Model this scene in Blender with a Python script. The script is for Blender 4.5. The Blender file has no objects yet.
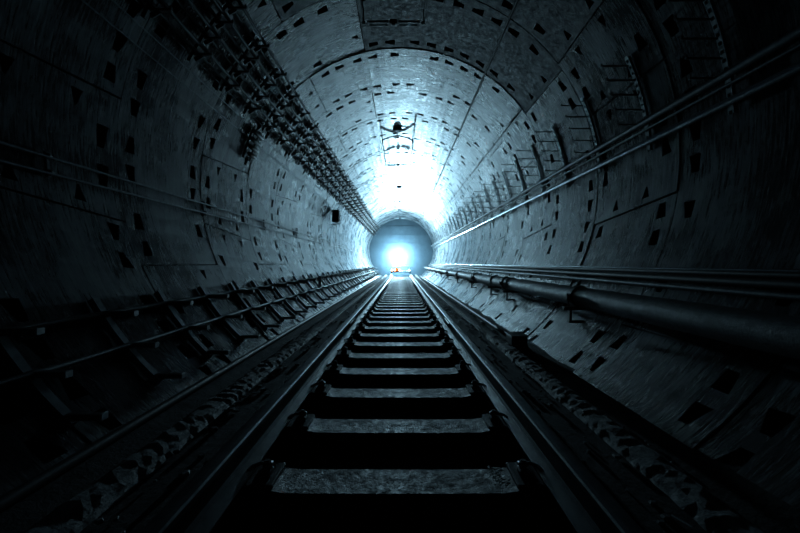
import bpy, math, random
from mathutils import Vector, Matrix
random.seed(7)
PI = math.pi
C = bpy.context.scene.collection
S = bpy.context.scene

# ------------------------------------------------------------------ frame of reference
# x right, y along the tunnel, z up, rail head at z = 0.  Axis of the bore at (0, CZ).
R = 2.75
CAMX, CAMZ, CZ = 0.03, 0.83, 1.93
END = 32.1
JOINTS = [3.6 + 1.5*k for k in range(-3, 20)]

def P(th, r, y):                      # point from polar coordinates in the bore (degrees)
    a = math.radians(th)
    return Vector((r*math.cos(a), y, CZ + r*math.sin(a)))
def ray(slx, slz, r):                 # line through the camera parallel to the axis: (x, z) where it meets radius r
    n = math.hypot(slx, slz); dx, dz = slx/n, slz/n
    ox, oz = CAMX, CAMZ-CZ
    b = ox*dx + oz*dz; c = ox*ox + oz*oz - r*r
    t = -b + math.sqrt(b*b - c)
    return ox + t*dx, CZ + oz + t*dz
def th_of(x, z): return math.degrees(math.atan2(z-CZ, x)) % 360

# ------------------------------------------------------------------ materials
def nt(name):
    m = bpy.data.materials.new(name); m.use_nodes = True
    n = m.node_tree; n.nodes.clear()
    out = n.nodes.new('ShaderNodeOutputMaterial'); b = n.nodes.new('ShaderNodeBsdfPrincipled')
    n.links.new(b.outputs[0], out.inputs[0])
    return m, n, b
def node(n, t, **k):
    x = n.nodes.new(t)
    for a, v in k.items(): setattr(x, a, v)
    return x
def ramp(n, src, stops):
    r = node(n, 'ShaderNodeValToRGB'); n.links.new(src, r.inputs[0])
    e = r.color_ramp.elements
    while len(e) < len(stops): e.new(.5)
    for i, (p, c) in enumerate(stops):
        e[i].position = p; e[i].color = (c, c, c, 1) if isinstance(c, (int, float)) else (*c, 1)
    return r.outputs[0]
def noise(n, vec, scale, detail=5, rough=.6):
    x = node(n, 'ShaderNodeTexNoise'); x.inputs['Scale'].default_value = scale
    x.inputs['Detail'].default_value = detail; x.inputs['Roughness'].default_value = rough
    n.links.new(vec, x.inputs['Vector']); return x.outputs[0]

def mat_simple(name, c1, c2, rough, rough2=None, metal=0, scale=8, bump=.3, bdist=.01, spec=.5):
    m, n, b = nt(name)
    tc = node(n, 'ShaderNodeTexCoord')
    v = tc.outputs['Object']
    f = noise(n, v, scale)
    n.links.new(ramp(n, f, [(.35, c1), (.68, c2)]), b.inputs['Base Color'])
    g = noise(n, v, scale*2.3)
    n.links.new(ramp(n, g, [(.35, rough), (.65, rough2 if rough2 else rough)]), b.inputs['Roughness'])
    b.inputs['Metallic'].default_value = metal
    b.inputs['Specular IOR Level'].default_value = spec
    bp = node(n, 'ShaderNodeBump'); bp.inputs['Strength'].default_value = bump; bp.inputs['Distance'].default_value = bdist
    n.links.new(noise(n, v, scale*5, 6, .7), bp.inputs['Height']); n.links.new(bp.outputs[0], b.inputs['Normal'])
    return m

def mat_lining():
    m, n, b = nt('tunnel_lining_concrete')
    tc = node(n, 'ShaderNodeTexCoord'); sp = node(n, 'ShaderNodeSeparateXYZ'); n.links.new(tc.outputs['Object'], sp.inputs[0])
    zz = node(n, 'ShaderNodeMath', operation='SUBTRACT'); n.links.new(sp.outputs[2], zz.inputs[0]); zz.inputs[1].default_value = CZ
    at = node(n, 'ShaderNodeMath', operation='ARCTAN2'); n.links.new(sp.outputs[0], at.inputs[0]); n.links.new(zz.outputs[0], at.inputs[1])
    ar = node(n, 'ShaderNodeMath', operation='MULTIPLY'); n.links.new(at.outputs[0], ar.inputs[0]); ar.inputs[1].default_value = R
    def vec(ks, ky):
        a = node(n, 'ShaderNodeMath', operation='MULTIPLY'); n.links.new(ar.outputs[0], a.inputs[0]); a.inputs[1].default_value = ks
        c = node(n, 'ShaderNodeMath', operation='MULTIPLY'); n.links.new(sp.outputs[1], c.inputs[0]); c.inputs[1].default_value = ky
        k = node(n, 'ShaderNodeCombineXYZ'); n.links.new(a.outputs[0], k.inputs[0]); n.links.new(c.outputs[0], k.inputs[1]); return k.outputs[0]
    streak = noise(n, vec(1.1, 5.5), 1.5, 8, .72)        # drips and scratches running round the bore
    fine = noise(n, vec(2.6, 34), 1.5, 7, .75)
    big = noise(n, vec(1.3, 1.6), .9, 7, .68)
    col = node(n, 'ShaderNodeMix', data_type='FLOAT'); col.inputs[0].default_value = .5
    n.links.new(streak, col.inputs[2]); n.links.new(big, col.inputs[3])
    c2 = node(n, 'ShaderNodeMix', data_type='FLOAT'); c2.inputs[0].default_value = .38
    n.links.new(col.outputs[0], c2.inputs[2]); n.links.new(fine, c2.inputs[3])
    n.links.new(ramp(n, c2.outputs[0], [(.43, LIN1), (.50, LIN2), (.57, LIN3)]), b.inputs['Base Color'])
    r1 = node(n, 'ShaderNodeMix', data_type='FLOAT'); r1.inputs[0].default_value = .5
    n.links.new(fine, r1.inputs[2]); n.links.new(big, r1.inputs[3])
    n.links.new(ramp(n, r1.outputs[0], [(.42, LR1), (.58, LR2)]), b.inputs['Roughness'])
    b.inputs['Specular IOR Level'].default_value = LSPEC
    ad = node(n, 'ShaderNodeMath', operation='ADD'); n.links.new(streak, ad.inputs[0])
    mu = node(n, 'ShaderNodeMath', operation='MULTIPLY'); n.links.new(fine, mu.inputs[0]); mu.inputs[1].default_value = .55
    n.links.new(mu.outputs[0], ad.inputs[1])
    bp = node(n, 'ShaderNodeBump'); bp.inputs['Strength'].default_value = .45; bp.inputs['Distance'].default_value = .010
    n.links.new(ad.outputs[0], bp.inputs['Height']); n.links.new(bp.outputs[0], b.inputs['Normal'])
    return m
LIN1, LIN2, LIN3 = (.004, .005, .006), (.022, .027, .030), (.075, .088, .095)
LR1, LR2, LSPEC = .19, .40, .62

M = {}
M['lining'] = mat_lining()
M['dark_rough'] = mat_simple('dark_rough_concrete', (.004, .005, .006), (.05, .058, .062), .5, .8, scale=7, bump=1, bdist=.012, spec=.3)  # darker, rougher concrete for the crown segments of the near rings
M['dark_joint'] = mat_simple('joint_grout', (.006, .007, .008), (.015, .017, .018), .9, spec=.1)
M['bulk'] = mat_simple('bulkhead_concrete', (.024, .038, .048), (.034, .052, .064), .85, .95, scale=1.5, bump=.2, spec=.2)
M['floor'] = mat_simple('track_bed_concrete', (.006, .007, .008), (.022, .025, .027), .75, .95, scale=6, bump=.8, bdist=.02, spec=.15)
M['curb'] = mat_simple('rough_curb_concrete', (.03, .035, .04), (.14, .155, .165), .6, .9, scale=14, bump=1, bdist=.02)
M['sleeper'] = mat_simple('sleeper_concrete', (.008, .010, .011), (.07, .078, .082), .45, .8, scale=11, bump=1, bdist=.015)
M['sleeper_patch'] = mat_simple('pale_dust', (.05, .06, .06), (.5, .54, .55), .6, scale=40, bump=.8)
M['steel'] = mat_simple('rail_steel', (.05, .055, .06), (.10, .11, .115), .38, .5, metal=.7, scale=12, bump=.15, bdist=.003)
M['rail_top'] = mat_simple('worn_rail_head', (.16, .18, .19), (.25, .27, .28), .28, .4, metal=.9, scale=20, bump=.05, bdist=.002)
M['iron'] = mat_simple('black_iron', (.008, .009, .010), (.025, .028, .03), .45, .7, scale=25, bump=.3, bdist=.004)
M['galv'] = mat_simple('galvanised_steel', (.30, .34, .36), (.46, .5, .52), .32, .5, metal=.75, scale=20, bump=.1, bdist=.002)
M['bright'] = mat_simple('bright_zinc_tube', (.62, .68, .72), (.8, .86, .9), .16, .24, metal=1, scale=30, bump=.03, bdist=.001)
M['galv_dark'] = mat_simple('tarnished_steel', (.08, .09, .10), (.16, .18, .19), .4, .6, metal=.5, scale=20, bump=.2, bdist=.003)
M['cable'] = mat_simple('black_cable_sheath', (.008, .009, .010), (.02, .022, .024), .45, .6, scale=15, bump=.1, bdist=.002)
M['pipe'] = mat_simple('painted_pipe', (.016, .02, .023), (.05, .06, .066), .45, .7, scale=14, bump=.5, bdist=.006)
M['cap'] = mat_simple('pale_end_cap', (.16, .19, .21), (.3, .34, .36), .5, scale=30)
M['white'] = mat_simple('white_plastic', (.65, .7, .72), (.8, .84, .85), .4, scale=10, bump=.05)
M['stone'] = mat_simple('stone_chips', (.03, .035, .04), (.22, .24, .25), .6, scale=30)
M['orange'] = mat_simple('orange_paint', (.7, .22, .06), (.85, .3, .1), .45, scale=10, bump=.05)
def emis(name, col, st):
    m, n, b = nt(name); b.inputs['Base Color'].default_value = (*col, 1)
    b.inputs['Emission Color'].default_value = (*col, 1); b.inputs['Emission Strength'].default_value = st
    # slight procedural variation of the glass
    return m
LAMP_COL, LAMP_ST = (.45, .80, 1.0), 4100
M['lamp'] = emis('lamp_globe_glow', LAMP_COL, LAMP_ST)
M['beacon'] = emis('orange_beacon_glow', (1.0, .32, .08), 60)
M['marker'] = emis('pale_marker_lamp_glow', (.75, .92, 1.0), 40)

# ------------------------------------------------------------------ mesh building
class MB:
    def __init__(s): s.v, s.f, s.mi = [], [], []
    def add(s, vs, fs, mi=0):
        b = len(s.v); s.v += [tuple(v) for v in vs]; s.f += [tuple(b+i for i in f) for f in fs]; s.mi += [mi]*len(fs)
    def box(s, c, sx, sy, sz, mat=None, mi=0, bev=0):
        c = Vector(c); m = mat or Matrix.Identity(3)
        if bev <= 0:
            vs = [c + m @ Vector((i*sx/2, j*sy/2, k*sz/2)) for k in (-1, 1) for j in (-1, 1) for i in (-1, 1)]
            s.add(vs, [(0,2,3,1),(4,5,7,6),(0,1,5,4),(2,6,7,3),(0,4,6,2),(1,3,7,5)], mi); return
        b = min(bev, sx/2.1, sy/2.1, sz/2.1)      # chamfer all vertical-ish edges and the rims
        rings = []
        for z, ins in ((-sz/2, b), (-sz/2+b, 0), (sz/2-b, 0), (sz/2, b)):
            x, y = sx/2-ins, sy/2-ins; q = b
            pts = [(x-q,-y),(x,-y+q),(x,y-q),(x-q,y),(-x+q,y),(-x,y-q),(-x,-y+q),(-x+q,-y)]
            rings.append([c + m @ Vector((px, py, z)) for px, py in pts])
        s.loft(rings, mi=mi)
    def loft(s, rings, cap=True, mi=0, closed=True):
        n = len(rings[0]); vs = [p for r in rings for p in r]; fs = []
        for a in range(len(rings)-1):
            for i in range(n if closed else n-1):
                j = (i+1) % n; fs.append((a*n+i, a*n+j, (a+1)*n+j, (a+1)*n+i))
        if cap and closed:
            fs.append(tuple(reversed(range(n)))); fs.append(tuple((len(rings)-1)*n+i for i in range(n)))
        s.add(vs, fs, mi)
    def tube(s, pts, r, n=10, cap=True, mi=0):
        pts = [Vector(p) for p in pts]; rings = []; up = None
        rr = r if isinstance(r, (list, tuple)) else [r]*len(pts)
        for i, p in enumerate(pts):
            t = (pts[min(i+1, len(pts)-1)] - pts[max(i-1, 0)]).normalized()
            if up is None: up = Vector((0,0,1)) if abs(t.z) < .9 else Vector((1,0,0))
            a = (up - t*up.dot(t)).normalized(); b = t.cross(a); up = a
            rings.append([p + a*(rr[i]*math.cos(2*PI*k/n)) + b*(rr[i]*math.sin(2*PI*k/n)) for k in range(n)])
        s.loft(rings, cap, mi)
    def sphere(s, c, r, sx=1, sy=1, sz=1, nu=16, nv=10, mi=0):
        c = Vector(c)
        rings = [[c + Vector((r*sx*math.sin(PI*j/nv)*math.cos(2*PI*i/nu), r*sy*math.sin(PI*j/nv)*math.sin(2*PI*i/nu), -r*sz*math.cos(PI*j/nv))) for i in range(nu)] for j in range(1, nv)]
        s.loft(rings, True, mi)
    def build(s, name, mats, parent=None, smooth=False, origin=None):
        me = bpy.data.meshes.new(name)
        o0 = Vector(origin) if origin else Vector((0, 0, 0))
        me.from_pydata([tuple(Vector(v)-o0) for v in s.v], [], s.f)
        for m in (mats if isinstance(mats, (list, tuple)) else [mats]): me.materials.append(m)
        me.polygons.foreach_set('material_index', s.mi)
        if smooth: me.polygons.foreach_set('use_smooth', [len(f) <= 4 for f in s.f])
        me.update()
        o = bpy.data.objects.new(name, me); C.objects.link(o); o.location = o0
        if parent: o.parent = parent
        return o

def tag(o, label=None, cat=None, group=None, kind=None):
    if label: o['label'] = label
    if cat: o['category'] = cat
    if group: o['group'] = group
    if kind: o['kind'] = kind
    return o
def empty(name, loc, label, cat, group=None):
    o = bpy.data.objects.new(name, None); C.objects.link(o); o.location = loc; o.empty_display_size = .1
    return tag(o, label, cat, group)
def dup(root, loc, label, parts=True):
    r = root.copy(); C.objects.link(r); r.location = loc; r['label'] = label
    if parts:
        for ch in list(root.children):
            c = ch.copy(); C.objects.link(c); c.parent = r
            for g in ch.children:
                d = g.copy(); C.objects.link(d); d.parent = c
    return r
ORD = ['nearest', 'second nearest', 'third nearest', 'fourth nearest', 'fifth nearest', 'sixth nearest', 'seventh nearest', 'eighth nearest', 'ninth nearest', 'tenth nearest', 'eleventh nearest', 'twelfth nearest']

# ------------------------------------------------------------------ lining: rings of precast segments with bolt pockets and open joints
SIDES = {'ceiling': MB(), 'wall_right': MB(), 'wall_left': MB(), 'floor': MB()}
def side_of(th):
    th %= 360
    if 58 <= th < 128: return 'ceiling'
    if 128 <= th < 232: return 'wall_left'
    if 232 <= th < 308: return 'floor'
    return 'wall_right'
# joints as (theta at near edge, theta at far edge)
RA = [(35, 35), (103, 103), (171.6, 169.5), (191.4, 194.7), (262, 262), (322, 322)]
RB = [(38, 37), (82, 82), (126, 126), (203, 203), (262, 262), (-12+360, -8.5+360-6)]
RB = [(19, 19), (38, 37), (126, 126), (204, 204), (262, 262), (351.6, 348.0)]
UC = [0, .065, .165, .27, .355, .645, .73, .835, .935, 1]
GAP = .009
BACK = .05
def seg(y0, y1, a, b, dr, ring, mi=0):
    """one precast segment between joints a and b (each near/far angle)"""
    g = math.degrees(GAP/R)
    na, nb = a[0]+g, b[0]-g; fa, fb = a[1]+g, b[1]-g
    yy0, yy1 = y0+GAP, y1-GAP
    span = nb-na; arc = math.radians(span)*R
    rows = []                                   # (s0, s1, kind)
    pos = []
    L = .185/arc; 
    # joint pockets just beside each longitudinal joint
    s = 0.06/arc
    pos.append((s, s+.13/arc, 'joint'))
    pos.append((1-s-.13/arc, 1-s, 'joint'))
    npair = max(1, round(span/15))
    for k in range(npair):
        c = (k+.5)/npair + random.uniform(-.02, .02)
        if span < 30: c = .5; 
        pos.append((c-L*1.25-.02*0, c-L*.25, 'edge')); pos.append((c+L*.35, c+L*1.3, 'edge'))
        if npair*2 >= 4 and random.random() < .0: pass
    pos = sorted(pos); clean = []; last = 0.0
    for p in pos:
        if p[0] > last+.01 and p[1] < .995: clean.append(p); last = p[1]
    edges = [0.0]
    for p in clean: edges += [p[0], p[1]]
    edges.append(1.0)
    sl = []
    for i in range(len(edges)-1):
        n = 1 if i % 2 else max(1, math.ceil((edges[i+1]-edges[i])*span/3.5))
        for k in range(n):
            sl.append((edges[i]+(edges[i+1]-edges[i])*k/n, edges[i]+(edges[i+1]-edges[i])*(k+1)/n, clean[i//2][2] if i % 2 else None))
    def pt(s, u, dep=0):
        n_ = na + (nb-na)*s; f_ = fa + (fb-fa)*s
        return P(n_+(f_-n_)*u, R+dr+dep, yy0+(yy1-yy0)*u)
    for s0, s1, kind in sl:
        side = SIDES[side_of(na+(nb-na)*(s0+s1)/2)]
        flip = random.random() < .5
        for ci in range(len(UC)-1):
            u0, u1 = UC[ci], UC[ci+1]
            pocket = (kind == 'edge' and ci in (1, 7)) or (kind == 'joint' and ci in (3, 5))
            if pocket and random.random() < .14: pocket = False
            q = [pt(s0, u0), pt(s1, u0), pt(s1, u1), pt(s0, u1)]
            if not pocket:
                side.add(q, [(0, 1, 2, 3)], mi); continue
            # trapezoid mouth inside the cell
            k = random.uniform(.3, .5); e = .04
            du = u1-u0; ds = s1-s0
            if kind == 'edge':
                if ci == 1: m = [(s0+ds*e, u0+du*e), (s1-ds*e, u0+du*k*.9), (s1-ds*e, u1-du*k*.3), (s0+ds*e, u1-du*e)]
                else:       m = [(s0+ds*e, u0+du*e), (s1-ds*e, u0+du*k*.3), (s1-ds*e, u1-du*k*.9), (s0+ds*e, u1-du*e)]
                if flip: m = [(s0+s1-a_, b_) for a_, b_ in m]; m = [m[1], m[0], m[3], m[2]]
            else:
                lo = s0 < .3
                m = [(s0+ds*e, u0+du*(.04 if lo else .42)), (s1-ds*e, u0+du*(.42 if lo else .04)), (s1-ds*e, u1-du*(.42 if lo else .04)), (s0+ds*e, u1-du*(.04 if lo else .42))]
            mp = [pt(*x) for x in m]; dp = [pt(x[0], x[1], .11) for x in m]
            side.add(q+mp, [(0,1,5,4),(1,2,6,5),(2,3,7,6),(3,0,4,7)], mi)
            side.add(mp+dp, [(0,1,5,4),(1,2,6,5),(2,3,7,6),(3,0,4,7),(4,5,6,7)])
    # skirts into the joints
    for u, near in ((0, 1), (1, 0)):
        for s0, s1, _ in sl:
            SIDES[side_of(na+(nb-na)*(s0+s1)/2)].add([pt(s0,u), pt(s1,u), pt(s1,u,BACK), pt(s0,u,BACK)], [(0,1,2,3)])
    for s_ in (0, 1):
        SIDES[side_of(na+(nb-na)*s_)].add([pt(s_,0), pt(s_,1), pt(s_,1,BACK), pt(s_,0,BACK)], [(0,1,2,3)])
for i in range(len(JOINTS)-1):
    y0, y1 = JOINTS[i], JOINTS[i+1]
    base = RA if (i % 2 == 0) else RB
    for k in range(6):
        a = base[k]; b = base[(k+1) % 6]
        if k == 5: b = (b[0]+360, b[1]+360)
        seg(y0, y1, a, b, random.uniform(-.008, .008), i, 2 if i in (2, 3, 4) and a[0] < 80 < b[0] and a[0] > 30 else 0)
# backing shell behind the joints
for t in range(0, 360, 3):
    sd = SIDES[side_of(t+1.5)]
    sd.add([P(t, R+BACK-.004, JOINTS[0]), P(t+3, R+BACK-.004, JOINTS[0]), P(t+3, R+BACK-.004, END), P(t, R+BACK-.004, END)], [(0,1,2,3)], 1) if False else None
    for i in range(len(JOINTS)-1):
        y0, y1 = JOINTS[i], JOINTS[i+1]
        # grout strips only along the ring joints (wide enough to close the gap)
        sd.add([P(t, R+.035, y0-.03), P(t+3, R+.035, y0-.03), P(t+3, R+.035, y0+.03), P(t, R+.035, y0+.03)], [(0,1,2,3)], 1)
for i in range(len(JOINTS)-1):
    base = RA if (i % 2 == 0) else RB
    for a in base:
        y0, y1 = JOINTS[i], JOINTS[i+1]
        SIDES[side_of(a[0])].add([P(a[0]-.8, R+.035, y0), P(a[0]+.8, R+.035, y0), P(a[1]+.8, R+.035, y1), P(a[1]-.8, R+.035, y1)], [(0,1,2,3)], 1)
for nm in ('ceiling', 'wall_left', 'wall_right'):
    tag(SIDES[nm].build(nm, [M['lining'], M['dark_joint'], M['dark_rough']]), kind='structure')
tag(SIDES['floor'].build('trim_1', [M['lining'], M['dark_joint'], M['dark_rough']]), kind='structure')   # invert segments under the track bed

# bulkhead closing the bore
b = MB(); n = 72
ring0 = [P(360*k/n, R+.1, END-.05) for k in range(n)]; ring1 = [P(360*k/n, R+.1, END+.25) for k in range(n)]
b.loft([ring0, ring1])
for k in range(7):       # board-marked lifts
    z = CZ-2.2+.72*k; w = math.sqrt(max(.1, R*R-(z-CZ)**2))-.05
    b.box((0, END-.055, z), 2*w, .02, .025)
tag(b.build('wall_end', M['bulk']), kind='structure')

# track bed: cross-section swept along the tunnel
def sweep(profile, y0, y1, step, jit=0):
    mb = MB(); ys = []; y = y0
    while y < y1: ys.append(y); y += step
    ys.append(y1)
    rings = [[(x+random.uniform(-jit, jit), yy, z+random.uniform(-jit, jit)) for x, z in profile] for yy in ys]
    mb.loft(rings, closed=False, cap=False); return mb
FZ = -.275
bed = sweep([(-1.95, -.08), (-1.72, -.22), (-1.42, -.30), (-1.36, -.20), (-.96, -.19), (-.93, FZ), (-.45, FZ-.01), (0, FZ), (.45, FZ-.01), (.93, FZ), (.96, -.19), (1.36, -.20), (1.42, -.30), (1.72, -.22), (1.95, -.08)], -.9, END, .5, .004)
bed.loft([[(-1.95,-.9,-.08),(-1.9,-.9,-.5),(1.9,-.9,-.5),(1.95,-.9,-.08)],[(-1.95,END,-.08),(-1.9,END,-.5),(1.9,END,-.5),(1.95,END,-.08)]], closed=False, cap=False)
tag(bed.build('floor', M['floor']), kind='structure')
# rough broken edge strips of the bed
for sx, nm in ((-1, 'trim_2'), (1, 'trim_3')):
    prof = [(1.19, -.205), (1.215, -.175), (1.25, -.160), (1.30, -.155), (1.35, -.16), (1.39, -.18), (1.42, -.305)]
    mb = MB(); ys = [-.9+.045*k for k in range(int((END+.9)/.045))]
    rings = []
    for yy in ys:
        j = random.uniform(-.002, .002)
        rings.append([(sx*(x+random.uniform(-.004, .004)), yy, z+(j+random.uniform(-.004, .004) if 0 < i < 6 else 0)) for i, (x, z) in enumerate(prof)])
    mb.loft(rings, closed=False, cap=False)
    tag(mb.build(nm, M['curb']), kind='structure')

# ------------------------------------------------------------------ rails
def rail(x, y0, y1, label):
    o = empty('rail', (x, y0, -.172), label, 'rail', 'running rails of the track')
    L = y1-y0
    def sec(pts, y): return [(px, y, pz) for px, pz in pts]
    body = [(-.075,0),(.075,0),(.075,.012),(.02,.028),(.0085,.045),(.0085,.125),(.034,.137),(.0365,.143),(-.0365,.143),(-.034,.137),(-.0085,.125),(-.0085,.045),(-.02,.028),(-.075,.012)]
    mb = MB(); mb.loft([sec(body, 0), sec(body, L)]); mb.build('rail_web', M['steel'], o)
    head = [(-.0365,.143),(.0365,.143),(.0365,.163),(.030,.170),(.012,.172),(-.012,.172),(-.030,.170),(-.0365,.163)]
    mb = MB(); mb.loft([sec(head, .001), sec(head, L-.001)]); h = mb.build('rail_head', M['rail_top'], o); h['label'] = 'worn bright rail head'
    return o
JY = 5.72
for sx, nm in ((-1, 'left'), (1, 'right')):
    r0 = rail(sx*.752, -.85, JY-.004, 'near length of the %s steel running rail, before the rail joint' % nm)
    r1 = rail(sx*.752, JY+.004, 31.6, 'far length of the %s steel running rail beyond the rail joint' % nm)
    for s in (-1, 1):
        mb = MB(); mb.box((s*.020, JY+.85-.3+.3, .085), .022, .55, .07, bev=.006)
        for k in (-.2, -.07, .07, .2): mb.sphere((s*.036, JY+.85+k, .085), .017, nu=6, nv=5)
        f = mb.build('fishplate', M['galv'] if sx > 0 else M['galv_dark'], r0); f['label'] = 'bolted fishplate at the rail joint'

# ------------------------------------------------------------------ sleepers
def sleeper_mesh():
    mb = MB()
    xs = [-.92, -.62, -.5, -.2, .2, .5, .62, .92]; rings = []
    for x in xs:
        d = 0 if abs(x) >= .6 else (.022 if abs(x) <= .2 else .02)
        w = .11; t = 0.0
        rings.append([(x, -w-.03, -.12), (x, -w, -.018-d), (x, -w+.012, -d), (x, w-.012, -d), (x, w, -.018-d), (x, w+.03, -.12)])
    mb.loft(rings); return mb
def clip_mesh(x, s):       # bent spring clip holding the rail foot
    pts = [(x+s*.10, -.05, .012), (x+s*.125, -.055, .05), (x+s*.15, -.02, .062), (x+s*.15, .03, .05), (x+s*.12, .055, .038), (x+s*.085, .05, .036), (x+s*.06, .02, .038), (x+s*.055, -.02, .036)]
    fine = []
    for a, b_ in zip(pts, pts[1:]):
        for k in range(3): fine.append(Vector(a).lerp(Vector(b_), k/3))
    fine.append(Vector(pts[-1])); mb = MB(); mb.tube(fine, .0095, 7); return mb
SGRP = 'concrete sleepers across the track'
s0 = empty('sleeper', (0, 1.77, -.192), '', 'sleeper', SGRP)
blk = sleeper_mesh().build('sleeper_block', M['sleeper'], s0)
for x in (-.752, .752):
    mb = MB(); mb.box((x, 0, .006), .39, .20, .02, bev=.005); mb.build('baseplate', M['iron'], s0)
    for s in (-1, 1):
        c = clip_mesh(x, s).build('rail_clip', M['galv_dark'], s0, smooth=True)
        mb = MB(); mb.tube([(x+s*.14, -.01, .01), (x+s*.14, -.01, .085)], .013, 6); mb.box((x+s*.14, -.01, .03), .05, .06, .03, bev=.006)
        mb.tube([(x+s*.14, -.01, .06), (x+s*.14, -.01, .078)], .022, 6); mb.build('anchor_bolt', M['iron'], s0)
lab = 'concrete sleeper between the rails, %s to the camera'
s0['label'] = 'wide concrete sleeper at the very front, %s to the camera' % ORD[0]
patch = MB()
k = 1
while 1.77+.6*k < 30.9:
    y = 1.77+.6*k
    if k < 12: l = lab % ORD[k]
    else: l = 'concrete sleeper far along the track, beyond the twelve nearest ones'
    if k <= 26: o = dup(s0, (random.uniform(-.01, .01), y, -.192), l)
    else:
        o = blk.copy(); o.parent = None; o.name = 'sleeper'; C.objects.link(o); o.location = (0, y, -.192)
        tag(o, l, 'sleeper', SGRP)
    k += 1
# pale dusty patches lying on sleepers
def dust(x, y, w, l, label, n=70):
    mb = MB()
    for q in range(n):
        px, py = x+random.gauss(0, w/2.5), y+random.uniform(-l/2, l/2); s = random.uniform(.002, .006)
        mb.box((px, py, -.192+s*.3-.004*0), s*1.6, s*1.3, s, Matrix.Rotation(random.uniform(0, 3), 3, 'Z'))
    o = mb.build('concrete_dust', M['sleeper_patch']); tag(o, label, 'dust', kind='stuff'); return o
dust(.50, 1.77, .05, .17, 'speckled pale concrete crumbs on the right end of the nearest sleeper', 90)
dust(.28, 4.17, .08, .12, 'bright crumbs on the right half of the fifth nearest sleeper', 60)

# loose stone chips along both sides of the track
mb = MB()
for q in range(420):
    sx = random.choice((-1, 1)); y = random.uniform(1.0, 14)
    x = sx*random.choice([random.uniform(1.0, 1.19), random.uniform(1.44, 1.53)]); s = random.uniform(.006, .022)
    z = -.19 if abs(x) < 1.3 else -.295+(abs(x)-1.42)*.27
    mb.sphere((x, y, z+s*.4), s, random.uniform(.8, 1.6), random.uniform(.8, 1.5), random.uniform(.5, .9), 5, 4)
tag(mb.build('stone_chips', M['stone']), 'loose stone chips scattered beside both rails', 'gravel', kind='stuff')
mb = MB(); mb.box((0, 0, 0), .012, .075, .004, Matrix.Rotation(.42, 3, 'Z'), bev=.001)
o = mb.build('plastic_strip', M['white']); o.location = (1.13, 1.45, -.184); tag(o, 'tiny white plastic strip lying on the dark bed, right of the right rail', 'litter')

# ------------------------------------------------------------------ long runs: cables, rods, pipes
def run(name, x, z, r, mat, label, cat, group=None, y0=-.8, y1=31.9, sag=0, per=.75, n=8, ph=0):
    step = per/4 if sag else (y1-y0)/40
    pts = []; y = y0
    while y < y1:
        t = ((y-ph)/per) % 1
        pts.append((x, y, z - sag*4*t*(1-t))); y += step
    pts.append((x, y1, z))
    mb = MB(); mb.tube([Vector(p)-Vector((x, y0, z)) for p in pts], r, n)
    o = mb.build(name, mat, smooth=True); o.location = (x, y0, z); return tag(o, label, cat, group)

# --- upper left: multi-tier brackets with black cables
TH = [151, 146.3, 141.6, 136.9]
AL = .21
def upright_pts(th0, th1, r, n=8): return [(P(th0+(th1-th0)*i/n, r, 0)) for i in range(n+1)]
def bar_on_wall(mb, th0, th1, r, w, t, n=8, off=Vector((0,0,0))):
    rings = []
    for i in range(n+1):
        th = th0+(th1-th0)*i/n
        rings.append([P(th, r, -w/2)-off, P(th, r, w/2)-off, P(th, r-t, w/2)-off, P(th, r-t, -w/2)-off])
    mb.loft(rings)
off = P(141, R, 0)
TG = 'cable brackets high on the left wall'
br = empty('cable_bracket', (0, 0, 0), '', 'bracket', TG)
mb = MB(); bar_on_wall(mb, 134.5, 153, R-.012, .04, .04, off=off); mb.build('upright', M['iron'], br)
for th in TH:
    p = P(th, R-.05, 0)-off
    mb = MB(); mb.box(p+Vector((AL/2, 0, 0)), AL, .035, .024, bev=.005)
    mb.box(p+Vector((AL-.008, 0, .022)), .014, .035, .03, bev=.003)
    mb.box(p+Vector((.05, 0, -.035)), .1, .012, .05, Matrix.Rotation(-.5, 3, 'Y')); mb.build('arm', M['iron'], br)
ys = [3.51+.75*k for k in range(38)]
for i, y in enumerate(ys):
    l = 'black four-arm cable bracket high on the left wall, %s to the camera' % ORD[i] if i < 12 else 'black four-arm cable bracket high on the far left wall, beyond the twelve nearest'
    if i == 0: br.location = off+Vector((0, y, 0)); br['label'] = l
    else: dup(br, off+Vector((0, y, 0)), l)
TIER = ['lowest', 'second lowest', 'second highest', 'highest']
for ti, th in enumerate(TH):
    p = P(th, R-.05, 0)
    for j, nm in ((0, 'wall-side'), (1, 'outer')):
        rr = (.016, .019)[j]
        run('cable', p.x+.045+.115*j, p.z+.014+rr, rr, M['cable'], '%s black cable on the %s arms of the upper left brackets' % (nm, TIER[ti]), 'cable', 'cables on the upper left brackets', sag=.02, per=.75, ph=1.26, y0=.2)

# --- thin wires on the left below the tray
for sl_, nm in ((.824, 'lowest'), (.91, 'middle'), (.99, 'highest')):
    x, z = ray(-1, sl_, R-.035)
    run('thin_wire', x, z, .007, M['galv_dark'], '%s of the three thin grey wires just below the upper left cable brackets' % nm, 'wire', 'thin wires on the upper left wall', n=6)
# --- clamps holding them, as one rack of black splices
o = empty('splice_rack', tuple(P(161, R, 6.35)), 'cluster of black cable splice sleeves on the upper left wall', 'cable splice')
for k in range(4):
    th = 155.5+2.6*k; p = P(th, R-.07, 0)-P(161, R, 0)
    mb = MB(); mb.tube([p+Vector((0, -.22+.04*k, 0)), p+Vector((0, -.16+.04*k, 0)), p+Vector((0, .16, 0)), p+Vector((0, .22, 0))], [.02, .038, .038, .02], 10); mb.build('splice_sleeve', M['iron'], o, smooth=True)
for y in (-.13, .13):
    mb = MB(); bar_on_wall(mb, 153.5, 165.5, R-.01, .04, .035, off=P(161, R, 0)+Vector((0, -y, 0))); mb.build('mounting_strap', M['iron'], o)
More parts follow.
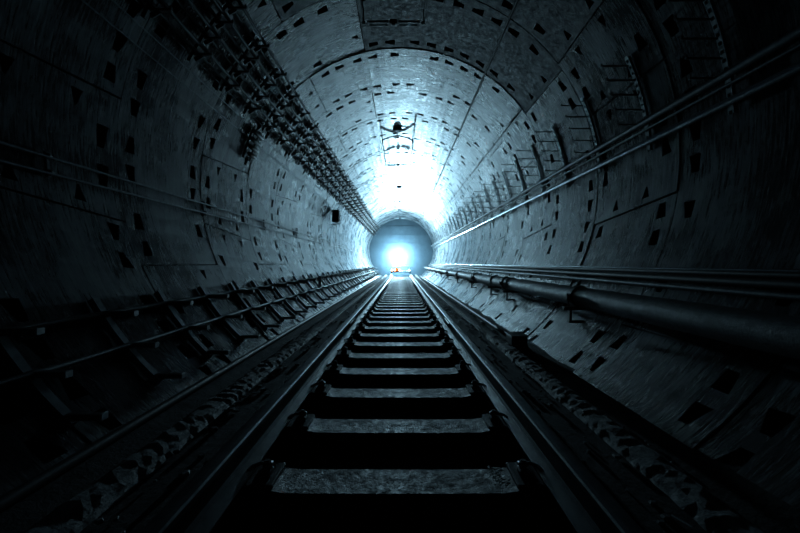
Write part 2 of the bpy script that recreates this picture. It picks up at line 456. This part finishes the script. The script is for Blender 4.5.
# equipment box
pb = P(165.5, R-.06, 13.9)
o = empty('equipment_box', tuple(pb), 'dark rectangular equipment box hanging on the left wall under the cable row', 'box')
mb = MB(); mb.box((.17, 0, 0), .26, .34, .46, bev=.02); mb.build('box_body', M['iron'], o)
mb = MB(); mb.box((.17, -.175, 0), .22, .012, .40, bev=.004); mb.build('box_door', M['pipe'], o)
mb = MB(); mb.tube([(.0, 0, -.3), (.32, 0, -.3)], .015, 6); mb.tube([(.17, 0, -.3), (.17, 0, -.22)], .012, 6); mb.build('support_arm', M['iron'], o)

# --- two pale rods along the left wall
for sl_, nm in ((.302, 'upper'), (.256, 'lower')):
    x, z = ray(-1, sl_, R-.045)
    run('metal_rod', x, z, .0115, M['galv_dark'], '%s of the two pale metal rods along the left wall' % nm, 'rod', 'rods on the left wall', n=8)
xa, za = ray(-1, .302, R-.02); xb, zb = ray(-1, .256, R-.02)
off2 = Vector(((xa+xb)/2, 0, (za+zb)/2))
o = empty('rod_clip', (0, 0, 0), '', 'clip', 'clips of the left rods')
mb = MB(); mb.box((-.0, 0, 0), .022, .03, .2, Matrix.Rotation(-.1, 3, 'Y'), bev=.003); mb.build('clip_plate', M['iron'], o)
for x, z in ((xa, za), (xb, zb)):
    mb = MB(); q = Vector((x, 0, z))-off2+Vector((.012, 0, 0)); mb.tube([q+Vector((0, -.012, 0)), q+Vector((0, .012, 0))], .024, 8); mb.build('clip_ring', M['iron'], o, smooth=True)
first = True
for i in range(12):
    y = 2.85+2.25*i
    l = 'small dark clip joining the two rods on the left wall, %s to the camera' % ORD[i]
    if first: o.location = off2+Vector((0, y, 0)); o['label'] = l; first = False
    else: dup(o, off2+Vector((0, y, 0)), l)

# --- lower left: brackets with empty arms
TL = [213.3, 219.7, 226.6]
off = P(220, R, 0)
br = empty('cable_bracket', (0, 0, 0), '', 'bracket', 'brackets low on the left wall')
mb = MB(); bar_on_wall(mb, 210.5, 227.8, R-.012, .055, .05, off=off); mb.build('upright', M['galv_dark'], br)
for j, th in enumerate(TL):
    p = P(th, R-.05, 0)-off; L_ = .24-.02*j
    mb = MB(); mb.box(p+Vector((L_/2, 0, 0)), L_, .05, .034, bev=.006); a = mb.build('arm', M['galv_dark'], br)
    mb = MB(); mb.box(p+Vector((L_+.006, 0, 0)), .018, .054, .04, bev=.004); e = mb.build('end_cap', M['cap'], a); e['label'] = 'pale end cap'
ys = [2.08+.75*k for k in range(39)]
for i, y in enumerate(ys):
    l = 'three-arm cable bracket with empty arms low on the left wall, %s to the camera' % ORD[i] if i < 12 else 'three-arm cable bracket low on the far left wall beyond the twelve nearest'
    if i == 0: br.location = off+Vector((0, y, 0)); br['label'] = l
    else: dup(br, off+Vector((0, y, 0)), l)
x, z = ray(-1, -.301, R-.085); run('flat_cable', x, z, .02, M['galv_dark'], 'grey cable crossing the lower left brackets at mid height', 'cable', 'cables over the lower left brackets')
x, z = ray(-1, -.172, R-.06); run('flat_cable', x, z, .026, M['cable'], 'black cable along the tops of the lower left brackets', 'cable', 'cables over the lower left brackets')
x, z = ray(-1, -.60, R-.05); run('flat_cable', x, z, .03, M['cable'], 'black hose at the foot of the lower left brackets', 'cable', 'cables over the lower left brackets')
# white marker
x, z = ray(-94, -22, R-.28)
o = empty('marker_plate', (x, 8.8, z-.1), 'small white upright marker plate on the lower left brackets', 'marker')
mb = MB(); mb.box((0, 0, .12), .07, .02, .26, bev=.006); mb.build('plate', M['white'], o)
mb = MB(); mb.tube([(0, .015, -.08), (0, .015, .2)], .01, 6); mb.tube([(0, .015, -.02), (-.22, .015, -.05)], .01, 6); mb.build('post', M['galv_dark'], o)

# --- right wall: handrail, conduit, slotted brackets with arms
x, z = ray(1, .494, R-.10); HR = (x, z)
mb = MB(); rings = []
for q in range(34):
    rings.append([(.020*math.cos(2*PI*k/16), 32.6*q/33, .034*math.sin(2*PI*k/16)) for k in range(16)])
mb.loft(rings)
o = mb.build('metal_rail_strip', M['bright'], smooth=True); o.location = (x, -.7, z); tag(o, 'bright flat metal strip running along the right wall', 'metal strip')
x, z = ray(1, .583, R-.12)
run('conduit', x, z, .032, M['galv_dark'], 'thick dark conduit above the bright metal strip on the right wall', 'conduit', 'conduits on the right wall', n=10)
x, z = ray(1, .548, R-.09)
run('conduit', x, z, .013, M['galv_dark'], 'thin dark conduit between the thick conduit and the bright strip', 'conduit', 'conduits on the right wall')
off = P(14, R, 0)
br = empty('cable_bracket', (0, 0, 0), '', 'bracket', 'brackets high on the right wall')
mb = MB()
rings = []
for sgn in (-1, 1):                              # slotted channel: two flanges and rungs between the slots
    rr = []
    for i in range(11):
        th = 2.5+(24.5-2.5)*i/10
        rr.append([P(th, R-.012, sgn*.022-.004)-off, P(th, R-.012, sgn*.022+.004)-off, P(th, R-.04, sgn*.022+.004)-off, P(th, R-.04, sgn*.022-.004)-off])
    mb.loft(rr)
for i in range(15):
    th = 3+1.5*i; rr = []
    for t2 in (th, th+.85): rr.append([P(t2, R-.034, -.02)-off, P(t2, R-.034, .02)-off, P(t2, R-.04, .02)-off, P(t2, R-.04, -.02)-off])
    mb.loft(rr)
u = mb.build('slotted_upright', M['galv'], br)
for th in (8.6, 12.1, 15.6, 19.1, 22.6):
    p = P(th, R-.05, 0)-off
    mb = MB(); mb.box(p+Vector((-.15, 0, 0)), .30, .018, .014, bev=.003); mb.box(p+Vector((-.296, 0, .012)), .012, .026, .026, bev=.003); mb.build('arm', M['iron'], br)
ys = [3.0+1.0*k for k in range(29)]
for i, y in enumerate(ys):
    l = 'slotted five-arm bracket with empty arms high on the right wall, %s to the camera' % ORD[i] if i < 12 else 'slotted five-arm bracket high on the far right wall beyond the twelve nearest'
    if i == 0: br.location = off+Vector((0, y, 0)); br['label'] = l
    else: dup(br, off+Vector((0, y, 0)), l)

# --- right wall at camera height: thin tube, cables, big pipe with couplings
x, z = ray(1, -.020, R-.11); run('metal_tube', x, z, .012, M['bright'], 'thin pale metal tube along the right wall at eye height', 'tube')
x, z = ray(1, -.030, R-.07); run('cable', x, z, .024, M['cable'], 'upper black cable under the thin pale tube on the right wall', 'cable', 'cables above the right pipe')
x, z = ray(1, -.055, R-.06); run('cable', x, z, .030, M['cable'], 'lower black cable under the thin pale tube on the right wall', 'cable', 'cables above the right pipe')
x, z = ray(1, -.085, R-.06); run('cable', x, z, .022, M['galv_dark'], 'grey cable lying just above the big pipe on the right wall', 'cable', 'cables above the right pipe')
PX, PZ, PR = CAMX+2.04, CAMZ-.383, .112
o = empty('water_pipe', (PX, -.7, PZ), 'large dark pipe on brackets along the lower right wall', 'pipe')
mb = MB(); mb.tube([(0, 32.6*k/44, 0) for k in range(45)], PR, 24); mb.build('pipe_barrel', M['pipe'], o, smooth=True)
yc = 1.33
while yc < 31:
    L = .11
    mb = MB(); mb.tube([(0, yc+.7-L/2, 0), (0, yc+.7-L/2+.012, 0), (0, yc+.7+L/2-.012, 0), (0, yc+.7+L/2, 0)], [PR+.006, PR+.016, PR+.016, PR+.006], 24)
    for s in (-1, 1):
        mb.box((s*(PR+.025), yc+.7, 0), .04, .07, .04, bev=.008); mb.tube([(s*(PR+.025), yc+.7, -.04), (s*(PR+.025), yc+.7, .04)], .012, 6)
    mb.build('pipe_coupling', M['iron'], o, smooth=False); yc += 2.9
off = Vector((PX, 0, PZ))
br = empty('pipe_support', (0, 0, 0), '', 'bracket', 'supports of the big right pipe')
mb = MB(); mb.box((.02, 0, -PR-.022), .40, .06, .04, bev=.005); mb.build('cantilever_arm', M['iron'], br)
mb = MB(); mb.box((-.10, 0, -PR-.10), .03, .05, .16, bev=.004); mb.box((0.0, 0, -PR-.175), .24, .05, .03, bev=.004); mb.build('hanger', M['iron'], br)
pts = [(math.cos(a)*(PR+.008), 0, math.sin(a)*(PR+.008)) for a in [PI*k/12 for k in range(13)]]
mb = MB(); mb.tube([(PR+.008, 0, -PR-.02)]+pts+[(-PR-.008, 0, -PR-.02)], .009, 6); mb.build('u_clamp', M['galv_dark'], br, smooth=True)
ys = [4.25, 6.8, 8.0, 10.2, 12.8, 15.4, 18, 20.6, 23.2, 25.8, 28.4]
for i, y in enumerate(ys):
    l = 'black support bracket with clamp under the big right pipe, %s to the camera' % ORD[i]
    if i == 0: br.location = off+Vector((0, y, 0)); br['label'] = l
    else: dup(br, off+Vector((0, y, 0)), l)
# floor box beside the right curb
o = empty('junction_box', (1.51, 4.75, -.285), 'small dark junction box at the foot of the lower right wall', 'box')
mb = MB(); mb.box((0, 0, .10), .20, .28, .18, bev=.012); mb.build('box_body', M['iron'], o)
mb = MB(); mb.box((0, 0, .198), .22, .31, .018, bev=.004); mb.build('lid', M['galv_dark'], o)
# hose along the right curb
x, z = 1.58, -.222
run('drain_hose', x, z, .03, M['cable'], 'black hose lying in the gutter beyond the right rail', 'hose', y1=31.5, y0=5.3)

# --- long lines in the crown
for th, r, nm, y0 in ((None, .016, 'dark cable running along the right of the ceiling crown', -.5), ):
    x, z = ray(105, 239, R-.022); run('ceiling_cable', x, z, .020, M['iron'], nm, 'cable', sag=.0, y0=-.5)
x, z = ray(96, 123, R-.02); run('ceiling_cable', x, z, .012, M['iron'], 'thinner dark cable on the right shoulder of the ceiling', 'cable', y0=6.6)

# --- crown fittings: dome, stem, arched bar, side bars and cross bar
XC = -.09
o = empty('ceiling_fitting', (XC, 10.5, CZ+R-.01), '', 'ceiling fitting', 'fittings hung from the crown')
def cz(x, r): return math.sqrt(r*r-(x+XC)**2)-R+.01
mb = MB(); mb.sphere((0, 0, -.01), .13, 1, 1, .5, 18, 10); mb.build('dome', M['iron'], o, smooth=True)
mb = MB(); mb.box((0, .25, -.035), .05, .5, .03, bev=.005); mb.tube([(0, 0, -.02), (.26, .0, -.03)], .010, 6); mb.build('stem', M['iron'], o)
mb = MB(); rings = []
for i in range(15):
    x = -.45+.9*i/14; z = -.035-.13*(x/.45)**2
    rings.append([(x, .49, z-.025), (x, .53, z-.025), (x, .53, z+.01), (x, .49, z+.01)])
mb.loft(rings); mb.build('arched_bar', M['iron'], o)
for sx in (-.45, .45):
    z = -.235
    mb = MB(); mb.box((sx, 1.75, z), .022, 2.6, .022, bev=.004); mb.box((sx, .46, z+.01), .04, .05, .07); mb.box((sx, 3.02, -.14), .018, .018, .2); mb.box((sx, .44, -.14), .018, .018, .2); mb.build('side_bar', M['iron'], o)
mb = MB(); z = -.235
for s in (-1, 1):
    mb.tube([(s*.07, 3.02, z+.012), (s*.40, 3.02, z+.012)], .016, 14); mb.tube([(s*.09, 3.05, z-.02), (s*.36, 3.05, z-.02)], .014, 14)
    mb.sphere((s*.445, 3.03, z), .03, nu=10, nv=6)
a = mb.build('cross_bar', M['white'], o, smooth=True); a['label'] = 'bright cross bar'
mb = MB(); mb.box((0, 3.03, z+.015), .12, .06, .07, bev=.012); mb.sphere((0, 3.0, z-.035), .03, nu=10, nv=6); mb.build('cross_bar_joint', M['iron'], a)
o['label'] = 'black dome and arched bar hung from the crown, second along the tunnel'
dup(o, (XC, 2.5, CZ+R-.01), 'crown fitting whose cross bar hangs near the top edge of the view')
dup(o, (XC, 18.5, CZ+R-.01), 'third crown fitting, dark and small above the far lamp')
dup(o, (XC, 26.5, CZ+R-.01), 'farthest crown fitting, just in front of the end wall')

# ------------------------------------------------------------------ rail trolley with globe lamp in front of the bulkhead
TY = 30.1
o = empty('rail_trolley', (-.02, TY, 0), 'small flat maintenance trolley on the rails at the far end, under the bright lamp', 'trolley')
mb = MB(); mb.box((0, 0, .16), 1.62, 1.3, .07, bev=.01); mb.box((0, -.66, .15), 1.62, .04, .10, bev=.01); mb.build('deck', M['galv'], o)
for sx in (-.752, .752):
    for sy in (-.42, .42):
        mb = MB(); mb.tube([(sx-.04, sy, .082), (sx-.025, sy, .082), (sx+.05, sy, .082)] if sx > 0 else [(sx-.05, sy, .082), (sx+.025, sy, .082), (sx+.04, sy, .082)], [.10, .082, .08] if sx > 0 else [.08, .082, .10], 16)
        mb.build('wheel', M['iron'], o)
mb = MB()
for sx in (-.7, .7): mb.tube([(sx, .55, .19), (sx, .55, .62)], .018, 8)
mb.tube([(-.7, .55, .62), (.7, .55, .62)], .018, 8); mb.build('push_handle', M['galv'], o)
def beacon(name, x, z, mat, label, cat):
    t = empty(name, (x, TY-.5, z), label, cat, 'small lamps on the trolley')
    mb = MB(); mb.tube([(0, 0, 0), (0, 0, .04)], .05, 12); mb.build('lamp_base', M['iron'], t)
    mb = MB(); mb.tube([(0, 0, .04), (0, 0, .12), (0, 0, .15)], [.045, .04, .015], 12); mb.build('lamp_lens', mat, t)
beacon('warning_lamp', -.74, .196, M['beacon'], 'leftmost small orange warning lamp on the far trolley', 'lamp')
beacon('warning_lamp', -.50, .196, M['beacon'], 'second small orange warning lamp from the left on the far trolley', 'lamp')
beacon('marker_lamp', -.12, .196, M['marker'], 'small white marker lamp in the middle of the far trolley', 'lamp')
beacon('marker_lamp', .62, .196, M['marker'], 'small white marker lamp at the right end of the far trolley', 'lamp')
mb = MB()
t = empty('tool_box', (-.3, TY-.35, .196), 'small tool box standing on the far trolley', 'box')
mb.box((0, 0, .11),   .30, .25, .26, bev=.015); mb.build('box_body', M['orange'], t)
mb = MB(); mb.tube([(-.08, 0, .22), (-.08, 0, .27), (.08, 0, .27), (.08, 0, .22)], .01, 6); mb.build('handle', M['iron'], t)

LX, LY, LZ = -.25, 31.2, CAMZ+.50
o = empty('globe_work_lamp', (LX, LY, .196), 'dazzling globe work lamp on a thin mast in front of the end wall', 'lamp')
mb = MB(); mb.tube([(0, 0, 0), (0, 0, .02)], .12, 16); mb.build('lamp_foot', M['iron'], o)
mb = MB(); mb.tube([(0, 0, .02), (0, 0, LZ-.196-.17)], .015, 8); mb.build('mast', M['galv'], o)
mb = MB(); mb.tube([(0, 0, LZ-.196-.2), (0, 0, LZ-.196-.15)], .05, 12); mb.build('lamp_socket', M['iron'], o)
mb = MB(); mb.sphere((0, 0, LZ-.196), .17, nu=20, nv=12); g = mb.build('lamp_globe', M['lamp'], o, smooth=True); g['label'] = 'glowing white-blue globe'

# ------------------------------------------------------------------ haze in the air of the tunnel
if True:
    m = bpy.data.materials.new('damp_tunnel_air'); m.use_nodes = True; n = m.node_tree; n.nodes.clear()
    out = n.nodes.new('ShaderNodeOutputMaterial'); v = n.nodes.new('ShaderNodeVolumeScatter')
    v.inputs['Density'].default_value = .003; v.inputs['Color'].default_value = (.75, .9, 1, 1); v.inputs['Anisotropy'].default_value = .3
    n.links.new(v.outputs[0], out.inputs['Volume'])
    mb = MB(); mb.loft([[P(360*k/48, R-.0, 14) for k in range(48)], [P(360*k/48, R-.0, END-.06) for k in range(48)]])
    h = mb.build('haze', m); tag(h, 'thin bluish haze filling the far end of the tunnel', 'haze', kind='stuff')

# ------------------------------------------------------------------ world, camera, colour
w = bpy.data.worlds.new('world'); S.world = w; w.use_nodes = True
bg = w.node_tree.nodes['Background']; bg.inputs[0].default_value = (.35, .6, .8, 1); bg.inputs[1].default_value = .005
cam = bpy.data.cameras.new('camera'); co = bpy.data.objects.new('camera', cam); C.objects.link(co)
co.location = (CAMX, 0, CAMZ); co.rotation_euler = (PI/2, 0, 0)
cam.sensor_width = 36; cam.lens = 369/800*36; cam.clip_start = .02
cam.shift_x = -(401.5-400)/800; cam.shift_y = -(266.5-263.3)/800*1.0
S.camera = co
S.view_settings.view_transform = 'Standard'; S.view_settings.look = 'None'; S.view_settings.gamma = 1
S.view_settings.use_curve_mapping = False; S.view_settings.exposure = 0
S.cycles.caustics_reflective = False; S.cycles.caustics_refractive = False
S.cycles.max_bounces = 6; S.cycles.volume_bounces = 0
S.cycles.sample_clamp_indirect = 4
